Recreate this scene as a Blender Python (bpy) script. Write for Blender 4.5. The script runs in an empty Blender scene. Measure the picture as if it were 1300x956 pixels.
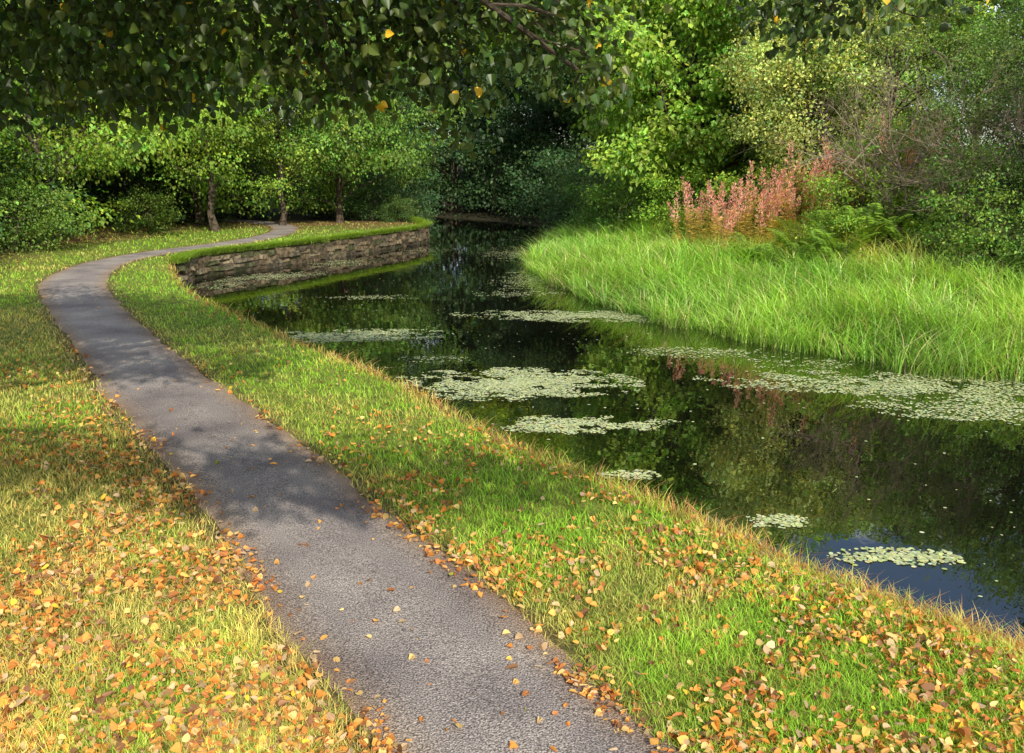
import bpy, math, numpy as np
from mathutils import Vector
rng=np.random.default_rng(11)
C=bpy.context.scene.collection

# ---------------------------------------------------------------- helpers
class MB:
    def __init__(s): s.v=[];s.f=[];s.m=[];s.c=[];s.n=0
    def add(s,v,f,mat=0,col=(1,1,1)):
        v=np.asarray(v,np.float64).reshape(-1,3); f=np.asarray(f,np.int64)
        s.v.append(v); s.f.append(f+s.n); s.m.append(np.full(len(f),mat,np.int32))
        s.c.append(np.broadcast_to(np.asarray(col,np.float64),(len(v),3))); s.n+=len(v)
    def mesh(s,name,mats,smooth=False):
        me=bpy.data.meshes.new(name)
        v=np.concatenate(s.v); c=np.concatenate(s.c)
        loops=np.concatenate([f.ravel() for f in s.f])
        tot=np.concatenate([np.full(len(f),f.shape[1]) for f in s.f])
        st=np.concatenate([[0],np.cumsum(tot)[:-1]])
        me.vertices.add(len(v)); me.loops.add(len(loops)); me.polygons.add(len(tot))
        me.vertices.foreach_set('co',v.astype(np.float32).ravel())
        me.loops.foreach_set('vertex_index',loops.astype(np.int32))
        me.polygons.foreach_set('loop_start',st.astype(np.int32))
        me.polygons.foreach_set('loop_total',tot.astype(np.int32))
        me.polygons.foreach_set('material_index',np.concatenate(s.m))
        me.polygons.foreach_set('use_smooth',np.full(len(tot),smooth))
        for m in mats: me.materials.append(m)
        me.update(calc_edges=True)
        a=me.color_attributes.new('Col','FLOAT_COLOR','POINT')
        a.data.foreach_set('color',np.concatenate([c,np.ones((len(c),1))],1).astype(np.float32).ravel())
        return me
def obj(name,me,loc=(0,0,0),rz=0,sc=1,color=(1,1,1),parent=None):
    o=bpy.data.objects.new(name,me); C.objects.link(o)
    o.location=loc; o.rotation_euler=(0,0,rz); o.scale=(sc,)*3 if np.isscalar(sc) else sc
    o.color=(*color,1)
    if parent: o.parent=parent
    return o
def nz(a): return a/np.maximum(np.linalg.norm(a,axis=-1,keepdims=True),1e-9)
def frames(d,n):
    x=nz(d); z=nz(n-(n*x).sum(-1,keepdims=True)*x); y=np.cross(z,x)
    return np.stack([x,y,z],-1)
def inst(mb,tv,tf,pos,R,sc,mat,col):
    n=len(pos);k=len(tv)
    sc=np.asarray(sc)
    if sc.ndim==1: sc=np.repeat(sc[:,None],3,1)
    v=np.einsum('nij,nkj->nki',R,tv[None]*sc[:,None,:])+pos[:,None,:]
    f=(tf[None]+(np.arange(n)*k)[:,None,None]).reshape(-1,tf.shape[1])
    mb.add(v.reshape(-1,3),f,mat,np.repeat(col,k,0))
_lat=np.random.default_rng(3).random((256,256))
def vn(x,y,s=1.0,o=0.0):
    x=np.asarray(x)*s+o+500; y=np.asarray(y)*s+o*1.7+500
    xi=np.floor(x).astype(int);yi=np.floor(y).astype(int);fx=x-xi;fy=y-yi
    fx=fx*fx*(3-2*fx);fy=fy*fy*(3-2*fy)
    g=lambda a,b:_lat[a%256,b%256]
    return (g(xi,yi)*(1-fx)+g(xi+1,yi)*fx)*(1-fy)+(g(xi,yi+1)*(1-fx)+g(xi+1,yi+1)*fx)*fy
def fbm(x,y,s=1.0,o=0.0): return (vn(x,y,s,o)+.5*vn(x,y,s*2.1,o+9)+.25*vn(x,y,s*4.3,o+21))/1.75
def chaikin(p,it=2):
    p=np.array(p,float)
    for _ in range(it):
        q=.75*p[:-1]+.25*p[1:]; r=.25*p[:-1]+.75*p[1:]
        p=np.concatenate([p[:1],np.stack([q,r],1).reshape(-1,2),p[-1:]])
    return p
def pdist(P,poly):
    d=np.full(len(P),1e9)
    for a,b in zip(poly[:-1],poly[1:]):
        ab=b-a; t=np.clip(((P-a)@ab)/max(ab@ab,1e-9),0,1)
        q=P-a-t[:,None]*ab
        d=np.minimum(d,(q*q).sum(1))
    return np.sqrt(d)
def inside(P,poly):
    r=np.zeros(len(P),bool)
    for a,b in zip(poly,np.roll(poly,-1,0)):
        if a[1]==b[1]: continue
        c=((a[1]>P[:,1])!=(b[1]>P[:,1]))&(P[:,0]<(b[0]-a[0])*(P[:,1]-a[1])/(b[1]-a[1])+a[0])
        r^=c
    return r
def resample(p,n):
    L=np.concatenate([[0],np.cumsum(np.linalg.norm(np.diff(p,axis=0),axis=1))])
    t=np.linspace(0,L[-1],n); return np.stack([np.interp(t,L,p[:,0]),np.interp(t,L,p[:,1])],1)

# ---------------------------------------------------------------- layout (metres)
left_bank=chaikin([(17,-30),(9,-10),(5.4,-2),(4.0,1.2),(3.2,2.7),(2.78,3.41),(2.52,3.86),(1.81,4.6),(1.30,5.37),(.81,6.05),(.31,6.6),(-.07,7.23),(-.70,8.34),(-1.31,9.35),(-2.03,10.41),(-2.85,11.42),(-4.06,13.37),(-5.24,15.07),(-6.4,17),(-7.3,18.9),(-8.1,20.8),(-8.55,22.3),(-8.4,23.8),(-7.3,25.5),(-6.3,27.9),(-5,31),(-3.73,34.06),(-3.5,36),(-4.6,40),(-7.0,45),(-12,50),(-45,59)])
right_bank=chaikin([(-45,68),(-14,61),(-6,56),(-1,50),(1.8,44),(2.6,39),(2.2,35.6),(1.4,31.5),(.95,27.2),(1.15,23.6),(2.04,18.6),(2.94,16.85),(3.61,15.69),(4.6,14.2),(5.55,12.8),(6.3,12.2),(7.2,11.8),(9.2,10.6),(12,8),(14,2),(19,-10),(28,-30)])
canal=np.concatenate([left_bank,right_bank])
pl=chaikin([(8,-15),(3.5,-6),(1.5,-1),(.6,1),(-.2,2.4),(-.835,3.41),(-1.142,3.855),(-1.68,4.76),(-2.04,5.37),(-2.54,6.135),(-3.216,7.13),(-4.116,8.48),(-5.34,10.41),(-7.19,13.37),(-8.27,15.07),(-9.41,17.15),(-10.1,19.3),(-10.4,21.0),(-10.4,22.9),(-10.1,24.5),(-9.6,25.8),(-9.0,27.8),(-8.7,30.2),(-9.0,33.4),(-10.2,36.4),(-13,39.3),(-18,41)])
pr=chaikin([(9.2,-15),(4.7,-6),(2.8,-1),(1.8,1.1),(.9,2.5),(.348,3.41),(.155,3.855),(-.42,4.76),(-.834,5.37),(-1.296,6.135),(-1.92,7.13),(-2.866,8.48),(-4.107,10.41),(-5.96,13.37),(-6.92,15.07),(-8.0,17.0),(-8.75,18.9),(-9.25,20.6),(-9.45,22.2),(-9.15,24.0),(-8.7,25.3),(-8.05,27.3),(-7.7,29.7),(-8.0,33.2),(-9.2,36.8),(-12,40.2),(-18,42)])
path_poly=np.concatenate([pl,pr[::-1]])
def path_sd(P):
    d=np.minimum(pdist(P,pl),pdist(P,pr)); return np.where(inside(P,path_poly),-d,d)
WL=-0.6
def terrain(P,full=False):
    dl=pdist(P,left_bank);dr=pdist(P,right_bank);ins=inside(P,canal);ps=path_sd(P)
    right=(dr<dl)
    n=fbm(P[:,0],P[:,1],.9)-.5; n2=fbm(P[:,0],P[:,1],.25,5)-.5
    k=np.clip(ps/.6,0,1)
    zl=n*.07*k-.09*np.exp(-(dl/.25)**2)*k+np.clip((-12-P[:,0])/12,0,1)*n2*.6
    zl=np.where(ps<.12,0.0,zl)
    zr=WL+np.interp(dr,[0,.5,2,4,6,10,20,80,400],[0,.10,.35,.8,1.5,2.3,3.2,6,9])+n*.22*np.clip(dr,0,1)+n2*.6*np.clip(dr/6,0,1)
    zi_l=-.09-1.3*np.clip(dl/.14,0,1); zi_r=WL-.35*dr
    zi=np.where(right,np.maximum(zi_r,-1.39),zi_l)
    z=np.where(ins,zi,np.where(right,zr,zl))
    if full: return z,dl,dr,ins,ps,right
    return z

# ---------------------------------------------------------------- materials
def mat_new(name):
    m=bpy.data.materials.new(name);m.use_nodes=True;nt=m.node_tree;nt.nodes.clear()
    out=nt.nodes.new('ShaderNodeOutputMaterial');return m,nt,out
def N(nt,t,**kw):
    n=nt.nodes.new(t)
    for k,v in kw.items(): setattr(n,k,v)
    return n
def leaf_mat(name,trans=.6,rough=.5,spec=.3):
    m,nt,out=mat_new(name);L=nt.links
    at=N(nt,'ShaderNodeAttribute',attribute_name='Col'); oi=N(nt,'ShaderNodeObjectInfo')
    mx=N(nt,'ShaderNodeMix',data_type='RGBA',blend_type='MULTIPLY');mx.inputs[0].default_value=1
    L.new(at.outputs['Color'],mx.inputs[6]);L.new(oi.outputs['Color'],mx.inputs[7])
    p=N(nt,'ShaderNodeBsdfPrincipled');p.inputs['Roughness'].default_value=rough;p.inputs['Specular IOR Level'].default_value=spec
    t=N(nt,'ShaderNodeBsdfTranslucent');ms=N(nt,'ShaderNodeAddShader')
    g=N(nt,'ShaderNodeMix',data_type='RGBA',blend_type='MULTIPLY');g.inputs[0].default_value=1;g.inputs[7].default_value=(1.3*trans,1.2*trans,.5*trans,1)
    L.new(mx.outputs[2],p.inputs['Base Color']);L.new(mx.outputs[2],g.inputs[6]);L.new(g.outputs[2],t.inputs['Color'])
    L.new(p.outputs[0],ms.inputs[0]);L.new(t.outputs[0],ms.inputs[1]);L.new(ms.outputs[0],out.inputs[0])
    return m
def noisy_mat(name,c1,c2,scale,rough=.9,bump=.3,bscale=None,use_col=False,det=8):
    m,nt,out=mat_new(name);L=nt.links
    tc=N(nt,'ShaderNodeTexCoord');n1=N(nt,'ShaderNodeTexNoise');n1.inputs['Scale'].default_value=scale;n1.inputs['Detail'].default_value=det
    L.new(tc.outputs['Object'],n1.inputs['Vector'])
    cr=N(nt,'ShaderNodeValToRGB');cr.color_ramp.elements[0].position=.35;cr.color_ramp.elements[1].position=.65
    cr.color_ramp.elements[0].color=(*c1,1);cr.color_ramp.elements[1].color=(*c2,1);L.new(n1.outputs['Fac'],cr.inputs[0])
    p=N(nt,'ShaderNodeBsdfPrincipled');p.inputs['Roughness'].default_value=rough;p.inputs['Specular IOR Level'].default_value=.25
    src=cr.outputs[0]
    if use_col:
        at=N(nt,'ShaderNodeAttribute',attribute_name='Col');mx=N(nt,'ShaderNodeMix',data_type='RGBA',blend_type='MULTIPLY');mx.inputs[0].default_value=1
        L.new(src,mx.inputs[6]);L.new(at.outputs['Color'],mx.inputs[7]);src=mx.outputs[2]
    L.new(src,p.inputs['Base Color'])
    n2=N(nt,'ShaderNodeTexNoise');n2.inputs['Scale'].default_value=bscale or scale*3;n2.inputs['Detail'].default_value=6;L.new(tc.outputs['Object'],n2.inputs['Vector'])
    b=N(nt,'ShaderNodeBump');b.inputs['Strength'].default_value=bump;b.inputs['Distance'].default_value=.03
    L.new(n2.outputs['Fac'],b.inputs['Height']);L.new(b.outputs[0],p.inputs['Normal']);L.new(p.outputs[0],out.inputs[0])
    return m
M_leaf=leaf_mat('foliage',.55); M_leafn=leaf_mat('lime_leaves',.6,.42,.35); M_grass=leaf_mat('grass_blades',.65,.55,.25)
M_fall=leaf_mat('fallen_leaf',.2,.6,.25); M_reed=leaf_mat('reed_blades',.6,.4,.4)
M_bark=noisy_mat('bark',(.035,.026,.018),(.13,.10,.07),9,.95,.8,30,True)
M_ground=noisy_mat('soil_and_turf',(.55,.55,.5),(1.25,1.2,1.1),7,1,.6,40,True)
M_stone=noisy_mat('wall_stone',(.3,.29,.27),(1.05,1.0,.92),9,.95,.8,35,True)
M_pad=leaf_mat('duckweed',.05,.5,.3)

def asphalt():
    m,nt,out=mat_new('asphalt');L=nt.links
    tc=N(nt,'ShaderNodeTexCoord')
    a=N(nt,'ShaderNodeTexNoise');a.inputs['Scale'].default_value=1.3;a.inputs['Detail'].default_value=6
    v=N(nt,'ShaderNodeTexVoronoi');v.inputs['Scale'].default_value=110
    b=N(nt,'ShaderNodeTexNoise');b.inputs['Scale'].default_value=120;b.inputs['Detail'].default_value=4
    for n in (a,v,b): L.new(tc.outputs['Object'],n.inputs['Vector'])
    r1=N(nt,'ShaderNodeValToRGB');r1.color_ramp.elements[0].position=.3;r1.color_ramp.elements[1].position=.72
    r1.color_ramp.elements[0].color=(.17,.148,.15,1);r1.color_ramp.elements[1].color=(.36,.322,.295,1)
    L.new(a.outputs['Fac'],r1.inputs[0])
    r2=N(nt,'ShaderNodeValToRGB');r2.color_ramp.elements[0].color=(.35,.35,.35,1);r2.color_ramp.elements[1].color=(2.0,1.95,1.85,1)
    r2.color_ramp.elements[0].position=.35;r2.color_ramp.elements[1].position=.68
    L.new(b.outputs['Fac'],r2.inputs[0])
    mx=N(nt,'ShaderNodeMix',data_type='RGBA',blend_type='MULTIPLY');mx.inputs[0].default_value=1
    L.new(r1.outputs[0],mx.inputs[6]);L.new(r2.outputs[0],mx.inputs[7])
    at=N(nt,'ShaderNodeAttribute',attribute_name='Col');m2=N(nt,'ShaderNodeMix',data_type='RGBA',blend_type='MULTIPLY');m2.inputs[0].default_value=1
    L.new(mx.outputs[2],m2.inputs[6]);L.new(at.outputs['Color'],m2.inputs[7])
    p=N(nt,'ShaderNodeBsdfPrincipled');p.inputs['Roughness'].default_value=.85;p.inputs['Specular IOR Level'].default_value=.3
    L.new(m2.outputs[2],p.inputs['Base Color'])
    bm=N(nt,'ShaderNodeBump');bm.inputs['Strength'].default_value=.7;bm.inputs['Distance'].default_value=.008
    L.new(v.outputs['Distance'],bm.inputs['Height']);L.new(bm.outputs[0],p.inputs['Normal']);L.new(p.outputs[0],out.inputs[0])
    return m
def water():
    m,nt,out=mat_new('canal_water');L=nt.links
    tc=N(nt,'ShaderNodeTexCoord');mp=N(nt,'ShaderNodeMapping');mp.inputs['Scale'].default_value=(1,.6,1)
    L.new(tc.outputs['Object'],mp.inputs['Vector'])
    a=N(nt,'ShaderNodeTexNoise');a.inputs['Scale'].default_value=3.0;a.inputs['Detail'].default_value=3
    L.new(mp.outputs[0],a.inputs['Vector'])
    bm=N(nt,'ShaderNodeBump');bm.inputs['Strength'].default_value=.10;bm.inputs['Distance'].default_value=.02
    L.new(a.outputs['Fac'],bm.inputs['Height'])
    fr=N(nt,'ShaderNodeFresnel');fr.inputs['IOR'].default_value=2.6
    d=N(nt,'ShaderNodeBsdfDiffuse');d.inputs['Color'].default_value=(.005,.005,.003,1)
    g=N(nt,'ShaderNodeBsdfGlossy');g.inputs['Roughness'].default_value=.015;g.inputs['Color'].default_value=(1,1,1,1)
    ms=N(nt,'ShaderNodeMixShader')
    L.new(bm.outputs[0],g.inputs['Normal']);L.new(fr.outputs[0],ms.inputs[0]);L.new(d.outputs[0],ms.inputs[1]);L.new(g.outputs[0],ms.inputs[2]);L.new(ms.outputs[0],out.inputs[0])
    return m

# ---------------------------------------------------------------- ground
def axis(parts): return np.unique(np.round(np.concatenate(parts),4))
xs=axis([[-400,-200,-110,-70,-50,-40],np.arange(-32,-13,.6),np.arange(-13,9,.12),np.arange(9,26,.4),[28,32,40,60,100,200,400]])
ys=axis([[-400,-200,-100,-60,-40],np.arange(-30,-2,1.2),np.arange(-2,2,.3),np.arange(2,37,.12),np.arange(37,70,.4),[74,80,90,150,250,400]])
X,Y=np.meshgrid(xs,ys);P=np.stack([X.ravel(),Y.ravel()],1)
z,dl,dr,ins,ps,right=terrain(P,True)
n1=fbm(P[:,0],P[:,1],1.1,3)[:,None];n2=fbm(P[:,0],P[:,1],3.5,8)[:,None]
turf=np.array([.12,.20,.025])*(1-n1)+np.array([.21,.23,.05])*n1
litter=np.array([.20,.125,.05])*(.7+.6*n2)
soil=np.array([.15,.10,.06])
wood=np.clip((P[:,1:2]-33)/4+(n1-.5)*1.5,0,1)
wood=np.maximum(wood,np.clip((-11.5-P[:,0:1])/2.5+(n1-.5),0,1))
col=turf*(1-wood)+litter*wood
col=np.where(P[:,1:2]>39,np.array([.03,.03,.015]),col)  # far ground darkened in its colour, standing in for shadow under the trees
e=np.clip(1-np.abs(ps)[:,None]/.16,0,1); col=col*(1-e)+soil*e
rb=np.array([.06,.08,.02]); col=np.where(right[:,None],rb*(.7+.7*n2),col)
col=np.where((P[:,1:2]>37)&right[:,None],np.array([.03,.03,.012]),col)  # far right bank likewise, tree shadow put into the ground colour
col=np.where(ins[:,None],np.array([.05,.035,.02]),col)
nx,ny=len(xs),len(ys);i=np.arange(nx*ny).reshape(ny,nx)
F=np.stack([i[:-1,:-1],i[:-1,1:],i[1:,1:],i[1:,:-1]],-1).reshape(-1,4)
mb=MB();mb.add(np.column_stack([P,z]),F,0,col);obj('ground',mb.mesh('ground',[M_ground],True))

# path
n=420;A=resample(pl,n);B=resample(pr,n);mb=MB();K=9
wob=(fbm(np.arange(n)*.5,np.zeros(n),1.0,2)-.5)[:,None]*.16;wob2=(fbm(np.arange(n)*.5,np.ones(n)*7,1.0,12)-.5)[:,None]*.16
dirn=nz(B-A);A=A+dirn*wob;B=B+dirn*wob2
ts=np.linspace(0,1,K);V=A[:,None]*(1-ts)[None,:,None]+B[:,None]*ts[None,:,None]
zz=.006+.014*np.sin(np.pi*ts)[None]*np.ones((n,1))
V=np.concatenate([V,zz[...,None]],-1)
i=np.arange(n*K).reshape(n,K);F=np.stack([i[:-1,:-1],i[:-1,1:],i[1:,1:],i[1:,:-1]],-1).reshape(-1,4)
edge_tint=np.ones((n,K,3));edge_tint[:,[0,-1]]=(1.05,.82,.58);edge_tint[:,[1,-2]]=(1.0,.93,.84)  # tints the tarmac browner towards both edges
mb.add(V.reshape(-1,3),F,0,edge_tint.reshape(-1,3));obj('asphalt_towpath',mb.mesh('asphalt_towpath',[asphalt()],True))
# water
mb=MB()
mb.add([(-50,-35,WL),(34,-35,WL),(34,69,WL),(-50,69,WL)],[(0,1,2,3)]);obj('canal_water',mb.mesh('canal_water',[water()]))

# ---------------------------------------------------------------- stone wall
mb=MB()
k0=np.argmin(np.linalg.norm(left_bank-np.array([-8.3,21.4]),axis=1));k1=np.argmin(np.linalg.norm(left_bank-np.array([-9,47]),axis=1))
wl=left_bank[k0:k1];L=np.concatenate([[0],np.cumsum(np.linalg.norm(np.diff(wl,axis=0),axis=1))])
def wp(s): return np.array([np.interp(s,L,wl[:,0]),np.interp(s,L,wl[:,1])])
box=np.array([(x,y,zc) for x in(-.5,.5) for y in(-.5,.5) for zc in(-.5,.5)])
bf=np.array([(0,1,3,2),(4,6,7,5),(0,4,5,1),(2,3,7,6),(0,2,6,4),(1,5,7,3)])
zc=-1.0
for ci,hh in enumerate([.22,.15,.16,.13,.14,.13]):
    s=rng.random()*.3
    while s<L[-1]-.6:
        ln=rng.uniform(.15,.6) if ci<5 else rng.uniform(.3,.75)
        a=wp(s);b=wp(s+ln);d=nz(b-a);nn=np.array([d[1],-d[0]])
        c=(a+b)/2+nn*(.03+rng.uniform(-.05,.03))
        q=box*np.array([ln-.015,.36,hh-.010]);q+=rng.normal(0,.02,(8,3));w=np.zeros((8,3))
        w[:,:2]=c+q[:,:1]*d+q[:,1:2]*nn;w[:,2]=zc+hh/2+q[:,2]+rng.normal(0,.012)
        base=np.array([.24,.19,.125]) if rng.random()<.7 else np.array([.17,.15,.11])
        if rng.random()<.15: base=np.array([.33,.28,.19])
        if rng.random()<.2: base=np.array([.11,.12,.06])
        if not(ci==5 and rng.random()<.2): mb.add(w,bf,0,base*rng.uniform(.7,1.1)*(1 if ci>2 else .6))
        s+=ln
    zc+=hh
m=np.linspace(0,L[-1],120);pts=np.array([wp(s) for s in m]);d=nz(np.gradient(pts,axis=0));nn=np.stack([d[:,1],-d[:,0]],1)
q=pts+nn*.16;w=np.concatenate([np.column_stack([q,np.full(120,-1.2)]),np.column_stack([q,np.full(120,-.08)])])
i=np.arange(119);mb.add(w,np.stack([i,i+1,i+121,i+120],1),0,(.11,.09,.065))
obj('stone_canal_wall',mb.mesh('stone_canal_wall',[M_stone]))

# ---------------------------------------------------------------- leaf templates
KT=np.array([(0,0,0),(.42,.36,.1),(1,0,-.08),(.42,-.36,.1)]);KF=np.array([(0,2,1),(0,3,2)])
def broad(curl,fold=.22):
    p=np.array([(0,0),(.06,.3),(.34,.44),(.68,.3),(1,0),(.68,-.3),(.34,-.44),(.06,-.3)],float)
    return np.column_stack([p,np.abs(p[:,1])*fold-curl*(p[:,0]-.5)**2])
BF=np.array([(0,4,3,2,1),(0,7,6,5,4)])
def blade(k):
    t=np.linspace(0,1,k+1);v=[]
    for a in t[:-1]:
        w=.5*(1-a**1.8)+.05
        v+=[(-w,a*a,a-.28*a*a),(w,a*a,a-.28*a*a)]
    v.append((0,1,.72));v=np.array(v);f=[(2*j,2*j+1,2*j+3,2*j+2) for j in range(k-1)]
    return v,np.array(f),np.array([[2*k-2,2*k-1,2*k]])
def add_blades(mb,pos,w,bend,h,yaw,col,k,mat=0):
    tv,f4,f3=blade(k);n=len(pos)
    c,s=np.cos(yaw),np.sin(yaw);z=np.zeros(n);o=np.ones(n)
    R=np.stack([np.stack([c,-s,z],-1),np.stack([s,c,z],-1),np.stack([z,z,o],-1)],1)
    sc=np.stack([w,bend*h,h],1)
    v=np.einsum('nij,nkj->nki',R,tv[None]*sc[:,None,:])+pos[:,None,:];kk=len(tv)
    off=(np.arange(n)*kk)[:,None,None]
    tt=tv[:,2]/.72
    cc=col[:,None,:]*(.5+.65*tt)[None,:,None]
    mb.add(v.reshape(-1,3),(f4[None]+off).reshape(-1,4),mat,cc.reshape(-1,3))
    mb.f.append((f3[None]+off).reshape(-1,3)+(mb.n-n*kk));mb.m.append(np.full(n,mat,np.int32))

# ---------------------------------------------------------------- lawn grass
def sample_ground(n,ylo,yhi,pw):
    u=rng.random(n);y=(ylo**(1-pw)+u*(yhi**(1-pw)-ylo**(1-pw)))**(1/(1-pw))
    x=rng.uniform(-1,1,n)*(.72*y+1.0);return np.stack([x,y],1)
P=np.concatenate([sample_ground(430000,2.2,38,1.45)])
P=P[P[:,0]>-17]
z,dl,dr,ins,ps,right=terrain(P,True)
nn=fbm(P[:,0],P[:,1],2.2,4)
keep=(~right)&(ps>-.03+.10*(nn-.45))&((~ins)|(dl<.05))
keep&=~((P[:,0]<-12)&(rng.random(len(P))<.6))
keep&=~((P[:,1]>33)&(rng.random(len(P))<.6))
keep&=rng.random(len(P))<np.clip(.4+(ps/.25),0,1)
P=P[keep];z=z[keep];dl=dl[keep];ps=ps[keep];nn=nn[keep];m=len(P)
dist=P[:,1]
edge=np.exp(-(dl/.20)**2)
h=rng.uniform(.025,.065,m)*(.8+.8*nn)+edge*rng.uniform(.02,.13,m)
h*=np.interp(dist,[3,12,30],[1,1.15,1.6]);w=.0033*np.interp(dist,[3,8,15,35],[1,1.7,3.2,7])*rng.uniform(.7,1.3,m)
n3=fbm(P[:,0],P[:,1],.55,14);n4=fbm(P[:,0],P[:,1],3.2,15);leftside=(P[:,0]<np.interp(P[:,1],pl[:,1][pl[:,1]>0],pl[:,0][pl[:,1]>0]))
dry=np.clip((n3-.43)*2.4+(n4-.5)*1.2+leftside*.35*(dist<14)-(~leftside)*.2+edge*.7+rng.normal(0,.2,m)+np.clip(1-ps/.25,0,1)*.4,0,1)[:,None]
green=np.array([.26,.46,.035]);straw=np.array([.58,.50,.15])
col=green*(1-dry)+straw*dry;brn=(rng.random(m)<.05+.5*edge)[:,None];col=np.where(brn,np.array([.45,.23,.09]),col)
col=col*rng.uniform(.55,1.3,(m,1))*(.75+.6*nn[:,None])
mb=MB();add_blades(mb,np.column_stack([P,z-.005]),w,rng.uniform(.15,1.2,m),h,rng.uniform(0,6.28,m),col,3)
k=20000;s=rng.uniform(0,L[-1],k);q=np.array([wp(a) for a in s]);tk=(fbm(q[:,0],q[:,1],1.3,77)>.34);q=q[tk];k=len(q)
q+=rng.normal(0,.1,(k,2))
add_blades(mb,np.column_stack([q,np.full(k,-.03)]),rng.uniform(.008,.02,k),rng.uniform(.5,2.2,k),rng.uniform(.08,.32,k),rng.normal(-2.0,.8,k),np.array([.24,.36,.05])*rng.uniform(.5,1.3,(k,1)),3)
obj('grass_verge',mb.mesh('grass_verge',[M_grass]))
print('grass',m)

# ---------------------------------------------------------------- fallen leaves
P=sample_ground(150000,2.2,30,1.25)
z,dl,dr,ins,ps,right=terrain(P,True)
cl=fbm(P[:,0],P[:,1],1.6,31);c2=fbm(P[:,0],P[:,1],.5,41)
leftside=(P[:,0]<np.interp(P[:,1],pl[:,1][pl[:,1]>0],pl[:,0][pl[:,1]>0]))
dens=np.where(leftside,np.interp(P[:,1],[3,7,9.5,12,14,24],[.95,.95,.75,.3,.1,.05]),np.interp(P[:,1],[3,5.5,7.5,10,14,20],[.95,.75,.4,.15,.04,.02]))
pr_=dens*np.clip((cl-.36)*4.5,.07,1)*np.clip(.4+c2,0,1)
pr_=np.maximum(pr_,np.exp(-((ps-.06)/.12)**2)*np.interp(P[:,1],[3,8,12,22],[.6,.6,.4,.2])*np.clip((cl-.32)*4,0,1))
pr_=np.where(ps<-.12,.016+.03*(cl>.62),pr_)
k=(~right)&(~ins)&(rng.random(len(P))<pr_*.62)
P=P[k];z=z[k];ps=ps[k];m=len(P)
onp=ps<0
zz=np.where(onp,.028,z+rng.uniform(.012,.045,m))
yaw=rng.uniform(0,6.28,m);d=np.stack([np.cos(yaw),np.sin(yaw),rng.normal(0,.4,m)*np.where(onp,.3,1)],1)
nrm=np.stack([rng.normal(0,.6,m),rng.normal(0,.6,m),np.ones(m)],1)
nrm[onp,:2]*=.4
pal=np.array([(.72,.29,.06),(.80,.42,.10),(.52,.20,.06),(.78,.54,.20),(.30,.15,.07),(.62,.44,.25),(.85,.60,.06),(.34,.34,.06)])
ci=rng.choice(8,m,p=[.19,.21,.14,.15,.15,.12,.02,.02]);col=pal[ci]*rng.uniform(.55,1.1,(m,1))
sz=rng.uniform(.018,.047,m)*np.where(rng.random(m)<.08,1.35,1);tsel=rng.integers(0,5,m);mb=MB()
T=[broad(.5,.3),broad(-.9,.7),broad(1.4,-.4),broad(.1,.15),broad(1.8,.9)]
for t in range(5):
    q=tsel==t;inst(mb,T[t],BF,np.column_stack([P,zz])[q],frames(d[q],nrm[q]),np.stack([sz[q],sz[q]*rng.uniform(.5,1.15,q.sum()),sz[q]],1),0,col[q])
obj('fallen_leaves',mb.mesh('fallen_leaves',[M_fall]));print('fallen',m)

# ---------------------------------------------------------------- reeds
n=250000;P=np.stack([rng.uniform(-2,17,n),rng.uniform(7,38,n)],1)
z,dl,dr,ins,ps,right=terrain(P,True)
nn=fbm(P[:,0],P[:,1],.8,51);n6=fbm(P[:,0],P[:,1],2.0,57)
wd=np.interp(P[:,1],[8,13,18,20,27,33,37],[3.6,4.2,4.6,5.8,5.4,2.4,.6])+ (nn-.5)*2
k=right&(np.where(ins,dr<.9*nn+.05,dr<wd))&(rng.random(n)<np.interp(P[:,1],[8,14,30],[1,1,.6]))
P=P[k];z=np.maximum(z[k],WL-.1);dr=dr[k];nn=nn[k];n6=n6[k];m=len(P);print('reeds',m)
h=rng.uniform(.4,.95,m)*(.3+.7*nn+.85*n6);h*=np.interp(dr,[0,.6,3],[.85,1.05,.95])
yaw=np.where(rng.random(m)<.5,rng.normal(2.0,.9,m)+(nn-.5)*8,rng.uniform(0,6.28,m))
n3=fbm(P[:,0],P[:,1],.5,61)[:,None];n5=fbm(P[:,0],P[:,1],2.2,66)[:,None]
col=np.array([.15,.34,.045])*(1-n3)+np.array([.37,.54,.09])*n3
up=np.clip((dr-3.2)/1.2,0,1)[:,None]*(P[:,1:2]>17);col=col*(1-up)+np.array([.58,.58,.15])*up
col=np.where(rng.random((m,1))<.10,np.array([.52,.44,.22]),col)*rng.uniform(.5,1.3,(m,1))*(.6+.85*n5)
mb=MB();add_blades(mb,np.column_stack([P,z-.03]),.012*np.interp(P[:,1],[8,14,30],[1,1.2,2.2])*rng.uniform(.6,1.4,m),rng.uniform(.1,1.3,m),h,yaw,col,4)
obj('reed_bed',mb.mesh('reed_bed',[M_reed]))

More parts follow.
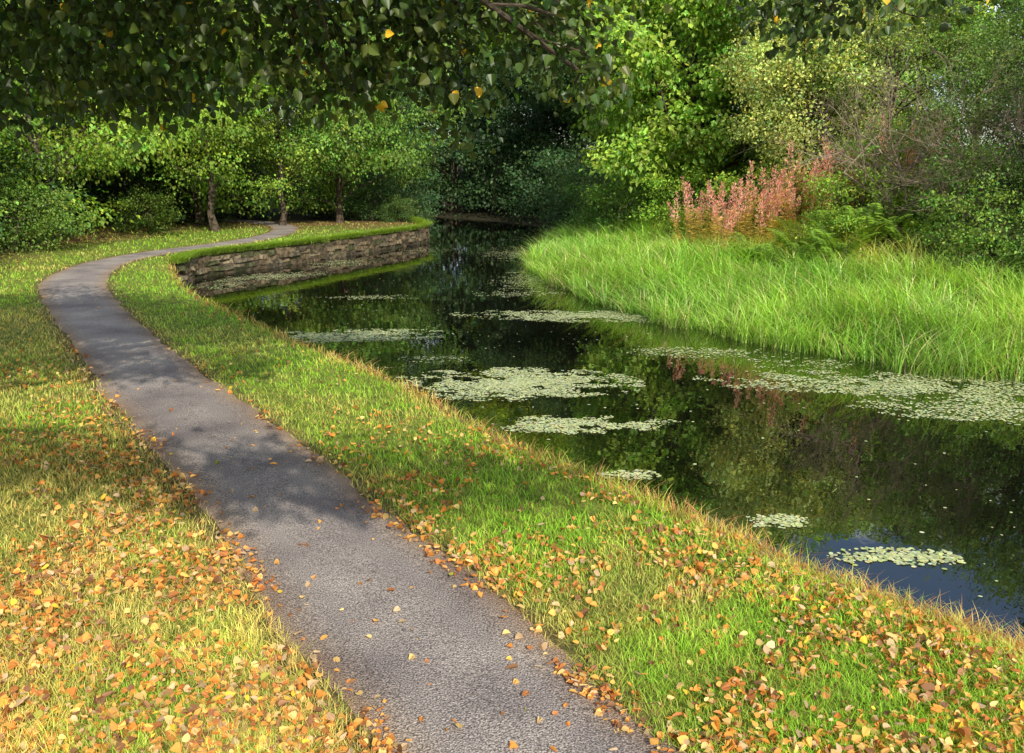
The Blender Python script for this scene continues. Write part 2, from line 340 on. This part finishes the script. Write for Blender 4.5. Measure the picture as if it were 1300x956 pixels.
# ---------------------------------------------------------------- duckweed / lily patches
mb=MB();pads=[]
def patch(cx,cy,rx,ry,n,ang=0):
    n=int(n*1.6);r=rng.random(n)**.6*1.4;t=rng.uniform(0,6.28,n);x=r*np.cos(t)*rx;y=r*np.sin(t)*ry
    q=.55*fbm(x*.7+cx,(y+cy)*1.8,2.4,71)+.45*fbm(x+cx,y+cy,8,75);k=(q-.31)*3.2>r*.72*rng.uniform(.6,1.3,n)
    x,y=x[k],y[k];c,s=math.cos(ang),math.sin(ang);pads.append(np.stack([cx+c*x-s*y,cy+s*x+c*y],1))
patch(.05,11.35,1.25,.7,9000);patch(.8,9.4,.85,.27,2200);patch(-2.8,14.8,1.35,.45,4500,.1);patch(1.4,16.9,1.9,.55,5600,-.1)
patch(5.4,11.2,2.1,.6,6500,-.15);patch(6.3,10.0,1.6,.5,3600,-.1);patch(2.19,6.63,.22,.11,220);patch(2.87,5.95,.38,.12,550);patch(1.12,7.74,.22,.1,160)
patch(-6.5,23.4,1.3,.6,1500,.6);patch(-5.2,27,.8,1.0,900,-.4);patch(.2,30,1.2,2.0,2500);patch(-1.2,12.9,.4,.2,160);patch(-2.4,12.2,.5,.2,150);patch(.2,20,.8,.5,450);patch(-3.2,19.5,.9,.3,450);patch(1.2,36,1.2,1.5,900);patch(-3,31,1.2,1.2,500);patch(-7.2,21.5,.6,.6,400);patch(.6,22.5,.9,1.8,1800);patch(3.2,13.4,1.0,.35,700);patch(4.2,12.6,.7,.3,500)
q=np.stack([rng.uniform(-8,8,5500),rng.uniform(4,36,5500)],1);q=q[rng.random(len(q))<fbm(q[:,0],q[:,1],.7,81)**3*1.8];pads.append(q)
P=np.concatenate(pads);P=P[inside(P,canal)];P=P[pdist(P,left_bank)>.25];m=len(P)
a=np.linspace(0,2*np.pi,8)[:-1]+.2;tv=np.column_stack([np.cos(a)*.5,np.sin(a)*.5,np.zeros(7)])
R=frames(np.stack([rng.normal(0,1,m),rng.normal(0,1,m),np.zeros(m)],1),np.tile([0.,0,1],(m,1))+rng.normal(0,.01,(m,3)))
col=np.array([.56,.63,.30])*rng.uniform(.55,1.2,(m,1))*np.column_stack([rng.uniform(.85,1.2,m),np.ones(m),rng.uniform(.7,1.4,m)])
sz=rng.uniform(.012,.045,m)
inst(mb,tv,np.arange(7)[None],np.column_stack([P,WL+rng.uniform(.003,.009,m)]),R,np.stack([sz,sz*.8,sz],1),0,col)
obj('duckweed_patches',mb.mesh('duckweed_patches',[M_pad]))

# ---------------------------------------------------------------- trees
def tube(mb,pts,rad,mat=1,col=(1,1,1),seg=6):
    pts=np.asarray(pts,float);rad=np.asarray(rad,float);n=len(pts)
    d=nz(np.gradient(pts,axis=0));ref=np.where(np.abs(d[:,2:3])>.9,np.array([[1.,0,0]]),np.array([[0,0,1.]]))
    u=nz(np.cross(d,ref));v=np.cross(d,u);a=np.arange(seg)*2*np.pi/seg
    r=pts[:,None]+rad[:,None,None]*(np.cos(a)[None,:,None]*u[:,None]+np.sin(a)[None,:,None]*v[:,None])
    i=np.arange(n*seg).reshape(n,seg);j=np.roll(i,-1,1)
    mb.add(r.reshape(-1,3),np.stack([i[:-1],j[:-1],j[1:],i[1:]],-1).reshape(-1,4),mat,col)
def limb(mb,a,b,r0,r1,r,sag=.1,k=7,seg=6):
    a=np.array(a,float);b=np.array(b,float);t=np.linspace(0,1,k)[:,None];L_=np.linalg.norm(b-a)
    off=np.sin(np.pi*t)*(r.normal(0,.07,3)*L_+np.array([0,0,sag*L_]))+r.normal(0,.012,(k,3))*L_*(t>0)*(t<1)
    p=a+(b-a)*t+off;tube(mb,p,r0+(r1-r0)*t[:,0],seg=seg);return p
def crown(mb,lobes,dens,size,col,r,sig=.28,per=22,droop=.35,tmpl=(KT,KF),var=.2,yellow=0.,spread=.62):
    Cs=[];Os=[]
    for lo_ in lobes:
        c,rad=lo_[0],np.array(lo_[1],float);dm=lo_[2] if len(lo_)>2 else 1.
        A=4*np.pi*((rad[0]*rad[1])**1.6+2*((rad[0]*rad[2])**1.6))**.625/3**.625
        k=max(3,int(dm*dens*A/per));u=nz(r.normal(0,1,(k,3)))
        f=np.where(r.random(k)<.75,r.uniform(.8,1.2,k),r.uniform(.3,.8,k))
        Cs.append(np.array(c)+u*rad*f[:,None]);Os.append(u)
    Cc=np.concatenate(Cs);O=np.concatenate(Os);k=len(Cc)
    br=np.clip(r.normal(1,var,k),.45,1.7)*(.88+.22*O[:,2])  # upper side of each lobe brighter: top light put into leaf colour
    hue=r.normal(0,1,k)
    i=np.repeat(np.arange(k),per);n=len(i)
    Pp=Cc[i]+r.normal(0,1,(n,3))*sig*np.array([1,1,.5])
    d=nz(O[i]*.6+r.normal(0,1,(n,3))*spread+np.array([0,0,-droop]));nr=nz(np.array([0,0,.7])+O[i]*.55+r.normal(0,1,(n,3))*.45)
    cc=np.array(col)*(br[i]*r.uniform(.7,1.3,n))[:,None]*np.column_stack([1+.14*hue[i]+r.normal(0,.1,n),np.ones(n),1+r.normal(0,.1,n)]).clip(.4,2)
    if yellow>0:
        y=r.random(n)<yellow;cc[y]=np.array([.7,.42,.03])*r.uniform(.7,1.2,(y.sum(),1))
    s=size*r.uniform(.6,1.25,n)
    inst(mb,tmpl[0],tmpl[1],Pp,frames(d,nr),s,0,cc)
    return Cc
def autolobes(cen,R,n,r,lo=.5,hi=.85,fr=(.24,.42),flat=.8,jit=.35):
    i=np.arange(n)+.5;ph=np.arccos(1-2*i/n);th=np.pi*(1+5**.5)*i
    u=nz(np.stack([np.cos(th)*np.sin(ph),np.sin(th)*np.sin(ph),np.cos(ph)],1)+r.normal(0,jit*.5,(n,3)))
    out=[];mr=np.mean(R)
    for q in u:
        rr=mr*r.uniform(*fr);out.append((np.array(cen)+q*np.array(R)*r.uniform(lo,hi),(rr,rr,rr*flat)))
    return out
def tree_mesh(name,H,R,cz,rad,nl,dens,size,col,seed,flat=.8,droop=.35,sig=.28,lo=.5,hi=.85,fr=(.24,.42),trunks=1,yellow=0,leafmat=None,var=.24,per=22,jit=.35):
    r=np.random.default_rng(seed);mb=MB()
    lb=autolobes((0,0,cz),R,nl,r,lo,hi,fr,flat,jit)
    for t in range(trunks):
        o=np.array([0,0,0.]) if trunks==1 else np.append(r.normal(0,.25,2),0)
        top=np.array([r.normal(0,.4),r.normal(0,.4),cz+R[2]*.55])
        k=9;tt=np.linspace(0,1,k)[:,None];p=o+np.array([0,0,-.3])+(top-o)*tt+np.append(r.normal(0,.06,(k,2)),np.zeros((k,1)),1)*H*.12
        rr=rad*(1-.8*tt[:,0]);rr[0]*=1.5;tube(mb,p,rr,seg=9)
        for j,(c,_) in enumerate(lb):
            if j%trunks!=t: continue
            zt=np.clip((c[2]-.35*np.linalg.norm(c[:2])-0)/top[2],.12,.95);s=zt*(k-1);i0=int(s);st=p[i0]+(p[min(i0+1,k-1)]-p[i0])*(s-i0)
            q=limb(mb,st,c,rad*.32*(1-.5*zt),rad*.07,r,.06)
            for _ in range(3): limb(mb,q[r.integers(3,6)],c+r.normal(0,.5,3)*np.mean(R)*.35,rad*.09,rad*.03,r,.05,5,4)
    crown(mb,lb,dens,size,col,r,sig=sig,droop=droop,yellow=yellow,var=var,per=per)
    return mb.mesh(name,[leafmat or M_leaf,M_bark])
G=lambda x,y:float(terrain(np.array([[x,y]],float))[0])
def put(name,me,x,y,rz=0,sc=1,color=(1,1,1),parent=None,dz=-.05): return obj(name,me,(x,y,G(x,y)+dz),rz,sc,color,parent)

m_ch=tree_mesh('horse_chestnut',11,(4.2,4.0,5.2),5.0,.32,46,110,.18,(.22,.34,.045),1,flat=.6,droop=.6,sig=.24,per=16,hi=.98,fr=(.15,.30),var=.3)
m_b1=tree_mesh('broadleaf_a',12,(3.6,3.6,5.0),6.6,.24,32,68,.15,(.11,.18,.028),2,jit=.6)
m_b2=tree_mesh('broadleaf_b',13,(4.2,4.0,4.6),7.6,.22,32,62,.16,(.12,.19,.028),3,flat=.6,jit=.6)
m_sp=tree_mesh('layered_tree',9,(3.2,3.2,4.2),4.6,.12,42,85,.12,(.19,.31,.035),4,flat=.3,droop=.8,sig=.26,fr=(.2,.38),hi=1.05,jit=.8,var=.3)
m_sq=tree_mesh('open_tree',10,(2.6,3.4,4.0),5.6,.14,26,85,.12,(.18,.29,.035),14,flat=.45,droop=.7,sig=.3,fr=(.2,.42),hi=1.1,jit=.9,var=.3)
m_hw=tree_mesh('hawthorn',5,(2.7,2.6,2.9),2.9,.12,40,215,.07,(.125,.195,.032),5,flat=.7,sig=.17,trunks=4,per=26,fr=(.16,.33),droop=.2,hi=1.0,jit=.6,var=.3)
m_wi=tree_mesh('willow',6,(2.0,2.0,3.0),3.4,.1,28,200,.085,(.34,.39,.11),6,flat=1.1,sig=.2,trunks=5,droop=.0,fr=(.17,.3),hi=1.05,jit=.6,var=.3)
m_sh=tree_mesh('shrub',2,(1.3,1.2,1.0),.95,.04,18,215,.085,(.145,.23,.033),7,trunks=4,sig=.17,fr=(.22,.4),hi=1.0,jit=.7)

# right bank
put('horse_chestnut_tree',m_ch,5.6,29.5,.4,1.0)
put('horse_chestnut_tree',m_ch,10.8,31,2.4,.95,(.9,.95,1))
put('hawthorn_tree',m_hw,10.9,17.6,.2,.86,(.85,.9,1))
put('hawthorn_tree',m_hw,13.2,15.2,2.2,1.25,(.75,.85,1))
put('hawthorn_tree',m_hw,13.4,21.8,4.2,1.0,(.8,.9,1))
put('hawthorn_tree',m_hw,9.8,23.8,1.2,1.0,(1.1,1.05,1))
put('willow_tree',m_wi,7.6,23.4,.5,1.0)
put('willow_tree',m_wi,8.8,26.8,2.5,1.3,(.8,.9,1))
put('hawthorn_tree',m_hw,16.5,12,5.2,1.3,(.75,.85,1))
for x,y,s,c in [(8.8,16.3,.8,(.9,.95,1)),(10.4,14.6,.9,(.7,.8,1)),(9.6,15.4,.7,(.75,.85,1)),(7.6,19.6,.9,(1.2,1.2,1)),(6.6,23.2,1.0,(1.5,1.4,1.2)),(5.3,25.6,1.0,(1.4,1.4,1)),(3.9,29,1.1,(.9,1.0,1)),(12.2,12.6,1.0,(.8,.8,1)),(3.4,33,1.2,(.7,.8,1)),(3.9,36,1.6,(.5,.6,1)),(3.4,40,1.9,(.4,.5,1)),(8.9,19.9,1.1,(1,1,1)),(6.9,18.9,.6,(1.2,1.2,1))]:
    put('bramble_bush',m_sh,x,y,x*7,s,c)
# left bank wood
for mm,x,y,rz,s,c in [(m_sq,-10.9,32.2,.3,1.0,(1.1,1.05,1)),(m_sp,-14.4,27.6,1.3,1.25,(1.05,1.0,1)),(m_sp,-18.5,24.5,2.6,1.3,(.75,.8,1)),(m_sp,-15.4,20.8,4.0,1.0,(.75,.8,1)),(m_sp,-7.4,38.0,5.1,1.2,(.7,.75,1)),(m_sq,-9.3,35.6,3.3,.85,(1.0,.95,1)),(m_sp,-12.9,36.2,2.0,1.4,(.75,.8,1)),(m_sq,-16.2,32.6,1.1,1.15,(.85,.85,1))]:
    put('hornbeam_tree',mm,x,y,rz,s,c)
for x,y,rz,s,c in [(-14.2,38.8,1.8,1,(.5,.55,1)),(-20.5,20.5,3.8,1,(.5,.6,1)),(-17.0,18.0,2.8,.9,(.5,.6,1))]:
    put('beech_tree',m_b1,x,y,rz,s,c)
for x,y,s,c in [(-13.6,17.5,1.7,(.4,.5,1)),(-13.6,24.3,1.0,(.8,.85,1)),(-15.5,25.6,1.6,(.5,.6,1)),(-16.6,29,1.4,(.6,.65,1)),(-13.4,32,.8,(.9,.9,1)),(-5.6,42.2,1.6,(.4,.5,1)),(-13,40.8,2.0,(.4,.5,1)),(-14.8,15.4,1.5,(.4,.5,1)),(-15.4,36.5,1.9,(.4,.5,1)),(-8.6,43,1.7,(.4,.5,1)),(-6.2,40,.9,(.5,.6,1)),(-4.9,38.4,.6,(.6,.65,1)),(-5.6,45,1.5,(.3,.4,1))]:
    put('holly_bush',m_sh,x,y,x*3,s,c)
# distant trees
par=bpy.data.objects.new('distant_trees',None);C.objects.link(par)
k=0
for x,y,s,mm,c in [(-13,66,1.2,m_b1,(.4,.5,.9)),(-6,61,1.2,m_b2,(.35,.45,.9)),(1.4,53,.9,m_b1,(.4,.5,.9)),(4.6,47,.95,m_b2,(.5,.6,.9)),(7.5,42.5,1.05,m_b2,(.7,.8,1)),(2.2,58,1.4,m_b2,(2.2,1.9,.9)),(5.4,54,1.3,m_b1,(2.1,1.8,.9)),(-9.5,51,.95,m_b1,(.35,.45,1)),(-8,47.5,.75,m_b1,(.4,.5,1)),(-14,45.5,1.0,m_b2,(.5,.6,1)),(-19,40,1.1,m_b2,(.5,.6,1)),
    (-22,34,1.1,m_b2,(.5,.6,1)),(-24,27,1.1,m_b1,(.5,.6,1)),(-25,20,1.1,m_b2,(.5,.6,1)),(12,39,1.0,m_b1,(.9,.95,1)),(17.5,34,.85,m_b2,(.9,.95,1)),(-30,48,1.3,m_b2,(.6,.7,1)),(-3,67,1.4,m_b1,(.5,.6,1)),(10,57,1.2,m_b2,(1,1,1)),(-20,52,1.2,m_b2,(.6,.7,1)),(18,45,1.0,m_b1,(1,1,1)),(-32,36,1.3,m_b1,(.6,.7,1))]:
    put('tree_%d'%k,mm,x,y,k*1.7,s,c,par);k+=1  # the dark tints put the gloom inside the wood into leaf colour
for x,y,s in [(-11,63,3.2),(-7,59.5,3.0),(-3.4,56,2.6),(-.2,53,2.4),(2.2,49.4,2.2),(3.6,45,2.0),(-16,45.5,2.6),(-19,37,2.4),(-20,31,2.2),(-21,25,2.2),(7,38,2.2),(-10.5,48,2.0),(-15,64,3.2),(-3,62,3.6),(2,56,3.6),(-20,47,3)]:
    put('undergrowth_%d'%k,m_sh,x,y,k*2.1,s,(.3,.4,.8),par);k+=1  # very dark tint paints the shadowed wood floor into the foliage

# overhanging lime tree
r=np.random.default_rng(21);mb=MB();bx,by=-6.2,.6
lob=[((-5.6,8.6,4.1),(1.5,1.2,1.2)),((-4.2,8.0,3.95),(1.3,1.2,1.15)),((-3.0,7.6,3.85),(1.1,1.1,1.05)),((-1.9,7.6,3.7),(1.0,1.0,.85)),((-1.0,7.8,3.6),(.8,.9,.7)),((-.2,8.0,3.5),(.65,.8,.55)),((.45,8.1,3.5),(.45,.5,.4)),((-.5,8.5,2.85),(.22,.25,.45)),((.62,8.2,3.05),(.3,.3,.18)),((-1.6,8.3,2.95),(.4,.35,.2)),((-3.2,8.6,2.85),(.5,.3,.15)),((-5.0,9,2.9),(.6,.4,.2)),
 ((-6,6,4.9),(1.6,1.4,1.2)),((-4,5.4,5.4),(1.8,1.4,.9)),((-2,5.8,5.2),(1.5,1.3,.8)),((-.5,6.4,4.9),(1.1,1.0,.6)),((-6,3,6),(2.2,2,1.2)),((-3.5,2,6.6),(2,1.8,1)),((2.5,8.2,3.72),(.45,.45,.3)),((3.35,8.4,3.75),(.65,.5,.3)),((1.4,7.6,4.3),(.8,.6,.35)),
 ((1.3,-1.0,5.1),(1.7,.42,.3),2.0),((-1.2,-.9,5.3),(1.3,.4,.3),1.8),((-3.4,-3.2,5.6),(1.1,.4,.35),1.3),((-.9,1.7,6.0),(1.3,.6,.35),1.4),((-3.6,-.6,5.6),(1.2,.4,.4),1.4)]  # unseen crown lobes, added to throw shadow bands on path and grass
base=np.array([bx,by,G(bx,by)-.2]);fork=np.array([bx+.1,by+.4,3.4])
tube(mb,[base,base+[0,.05,.4],base+[.05,.1,1.4],base+[.02,.25,2.5],fork],[.42,.3,.27,.25,.22],seg=12)
for lo_ in lob:
    c,rd=lo_[0],lo_[1]
    q=limb(mb,fork+r.normal(0,.08,3),c,.075,.018,r,.14,9,7)
    for _ in range(7):
        e=np.array(c)+nz(r.normal(0,1,3))*np.array(rd)*.95
        q2=limb(mb,q[r.integers(5,9)],e,.014,.004,r,.04,5,4)
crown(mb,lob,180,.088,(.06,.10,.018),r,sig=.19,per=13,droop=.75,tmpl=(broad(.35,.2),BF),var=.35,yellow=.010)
obj('lime_tree',mb.mesh('lime_tree',[M_leafn,M_bark]))

# ---------------------------------------------------------------- rosebay willowherb, ferns, dead shrub
def willowherb(seed):
    r=np.random.default_rng(seed);mb=MB()
    for s in range(8):
        o=np.append(r.normal(0,.36,2),0);H=r.uniform(1.0,2.0);tp=o+np.array([r.normal(0,.22),r.normal(0,.22),H])
        p=limb(mb,o,tp,.006,.002,r,0,6,4)
        k=80;t=r.uniform(.15,.7,k)[:,None];a=r.uniform(0,6.28,k);d=np.stack([np.cos(a),np.sin(a),np.full(k,.3)],1)
        inst(mb,KT,KF,o+(tp-o)*t,frames(d,np.tile([0.,0,1],(k,1))+r.normal(0,.2,(k,3))),np.stack([np.full(k,.14),np.full(k,.035),np.full(k,.1)],1),0,np.array([.30,.28,.07])*r.uniform(.6,1.5,(k,1))*np.array([1.2,1,1]))
        k=95;t=r.uniform(.56,1.03,k)[:,None];a=r.uniform(0,6.28,k);d=np.stack([np.cos(a),np.sin(a),np.full(k,1.1)],1)
        pc=np.where(r.random((k,1))<.5,np.array([.68,.27,.25]),np.array([.70,.46,.35]))
        wd=(1.08-t)*.24
        inst(mb,KT,KF,o+(tp-o)*t+d*wd*r.uniform(0,1,(k,1)),frames(d+r.normal(0,.3,(k,3)),r.normal(0,1,(k,3))),np.stack([np.full(k,.07),np.full(k,.022),np.full(k,.05)],1),0,pc*r.uniform(.6,1.15,(k,1)))
    return mb.mesh('willowherb',[M_leaf,M_bark])
w1=willowherb(1);w2=willowherb(2)
r=np.random.default_rng(5)
for x,y in [(5.2,20.8),(5.9,21.6),(6.2,20.6),(6.8,21.8),(7.3,21.2),(5.5,22.6),(4.9,22.0),(8.1,20.8),(8.5,21.6),(6.6,22.4),(9.1,20.8),(7.7,21.8),(7.1,20.2),(9.6,21.2),(6.4,21.2),(5.1,23.4)]:
    put('rosebay_willowherb',w1 if r.random()<.5 else w2,x,y,r.uniform(0,6),r.uniform(.85,1.25))
def fern(seed):
    r=np.random.default_rng(seed);mb=MB()
    for s in range(16):
        a=r.uniform(0,6.28);Lf=r.uniform(.6,1.0);k=26;t=np.linspace(.05,1,k);el_=r.uniform(1.2,2.1)
        hd=np.array([np.cos(a),np.sin(a),0]);p=hd*(t[:,None]*Lf*.75)+np.array([0,0,1])*((t-.5*t*t)*Lf*el_)[:,None]
        tube(mb,p[::3],np.linspace(.006,.002,len(p[::3])),0,(.1,.13,.03),4)
        side=np.array([-np.sin(a),np.cos(a),0]);ln=np.sin(np.pi*np.clip(t*.9+.1,0,1))**.7*.2*Lf
        for sg in(-1,1):
            d=side*sg+hd*.4+r.normal(0,.08,(k,3));inst(mb,KT,KF,p,frames(d,np.tile([0,0,1.],(k,1))+hd*.3),np.stack([ln,np.full(k,.05),ln*.4],1),0,np.array([.18,.30,.03])*r.uniform(.7,1.3,(k,1)))
    return mb.mesh('fern',[M_leaf])
f1=fern(1)
for x,y in [(6.3,18.8),(6.9,18.3),(7.6,18.7),(7.1,19.3),(5.9,18.3),(6.6,17.8),(8.1,18.0),(5.4,18.9)]:
    put('fern',f1,x,y,r.uniform(0,6),r.uniform(.8,1.3))
mb=MB();r=np.random.default_rng(9)
def rec(p,d,L_,rad,lv):
    e=p+d*L_;q=limb(mb,p,e,rad,rad*.55,r,.0,5,4)
    if lv==0: return
    for _ in range(4):
        s=q[r.integers(1,5)];rec(s,nz(d+r.normal(0,.55,3)+np.array([-.1,0,.05])),L_*r.uniform(.55,.8),rad*.5,lv-1)
for j in range(5): rec(np.array([r.normal(0,.3),r.normal(0,.3),0]),nz(np.array([r.normal(-.35,.4),r.normal(-.1,.3),1])),1.5,.03,4)
me=mb.mesh('dead_shrub',[M_leaf,noisy_mat('dead_wood',(.20,.14,.10),(.36,.28,.22),12)]);put('dead_shrub',me,8.8,19.0,0,1.25)

# ---------------------------------------------------------------- light, sky, camera
S=Vector((.38,-1,0)).normalized();el=math.radians(34);S=Vector((S.x*math.cos(el),S.y*math.cos(el),math.sin(el)))
sl=bpy.data.lights.new('sun','SUN');sl.energy=5;sl.angle=math.radians(.5);sl.color=(1,.93,.80)
so=bpy.data.objects.new('sun',sl);C.objects.link(so);so.rotation_euler=S.to_track_quat('Z','Y').to_euler()
w=bpy.data.worlds.new('World');bpy.context.scene.world=w;w.use_nodes=True;nt=w.node_tree;nt.nodes.clear()
sk=N(nt,'ShaderNodeTexSky',sky_type='NISHITA');sk.sun_disc=False;sk.sun_elevation=el;sk.sun_rotation=math.atan2(S.x,S.y)
bg=N(nt,'ShaderNodeBackground');bg.inputs[1].default_value=.14;wo=N(nt,'ShaderNodeOutputWorld')
tc=N(nt,'ShaderNodeTexCoord');cn=N(nt,'ShaderNodeTexNoise');cn.inputs['Scale'].default_value=9;cn.inputs['Detail'].default_value=7
mpw=N(nt,'ShaderNodeMapping');mpw.inputs['Location'].default_value=(3.1,.7,1.3)
cr=N(nt,'ShaderNodeValToRGB');cr.color_ramp.elements[0].position=.49;cr.color_ramp.elements[1].position=.68
mx=N(nt,'ShaderNodeMix',data_type='RGBA');mx.inputs[7].default_value=(15,15.3,16,1)
nt.links.new(tc.outputs['Generated'],mpw.inputs['Vector']);nt.links.new(mpw.outputs[0],cn.inputs['Vector']);nt.links.new(cn.outputs['Fac'],cr.inputs[0])
nt.links.new(cr.outputs[0],mx.inputs[0])
nt.links.new(sk.outputs[0],mx.inputs[6]);nt.links.new(mx.outputs[2],bg.inputs[0]);nt.links.new(bg.outputs[0],wo.inputs[0])
cd=bpy.data.cameras.new('camera');cd.sensor_width=36;cd.lens=1100/1300*36;cd.clip_end=2000;cd.clip_start=.05
co=bpy.data.objects.new('camera',cd);C.objects.link(co);co.location=(0,0,2.2);co.rotation_euler=(math.radians(90-13.4),0,0)
sc=bpy.context.scene;sc.camera=co;sc.view_settings.view_transform='Standard';sc.view_settings.look='None';sc.view_settings.exposure=0
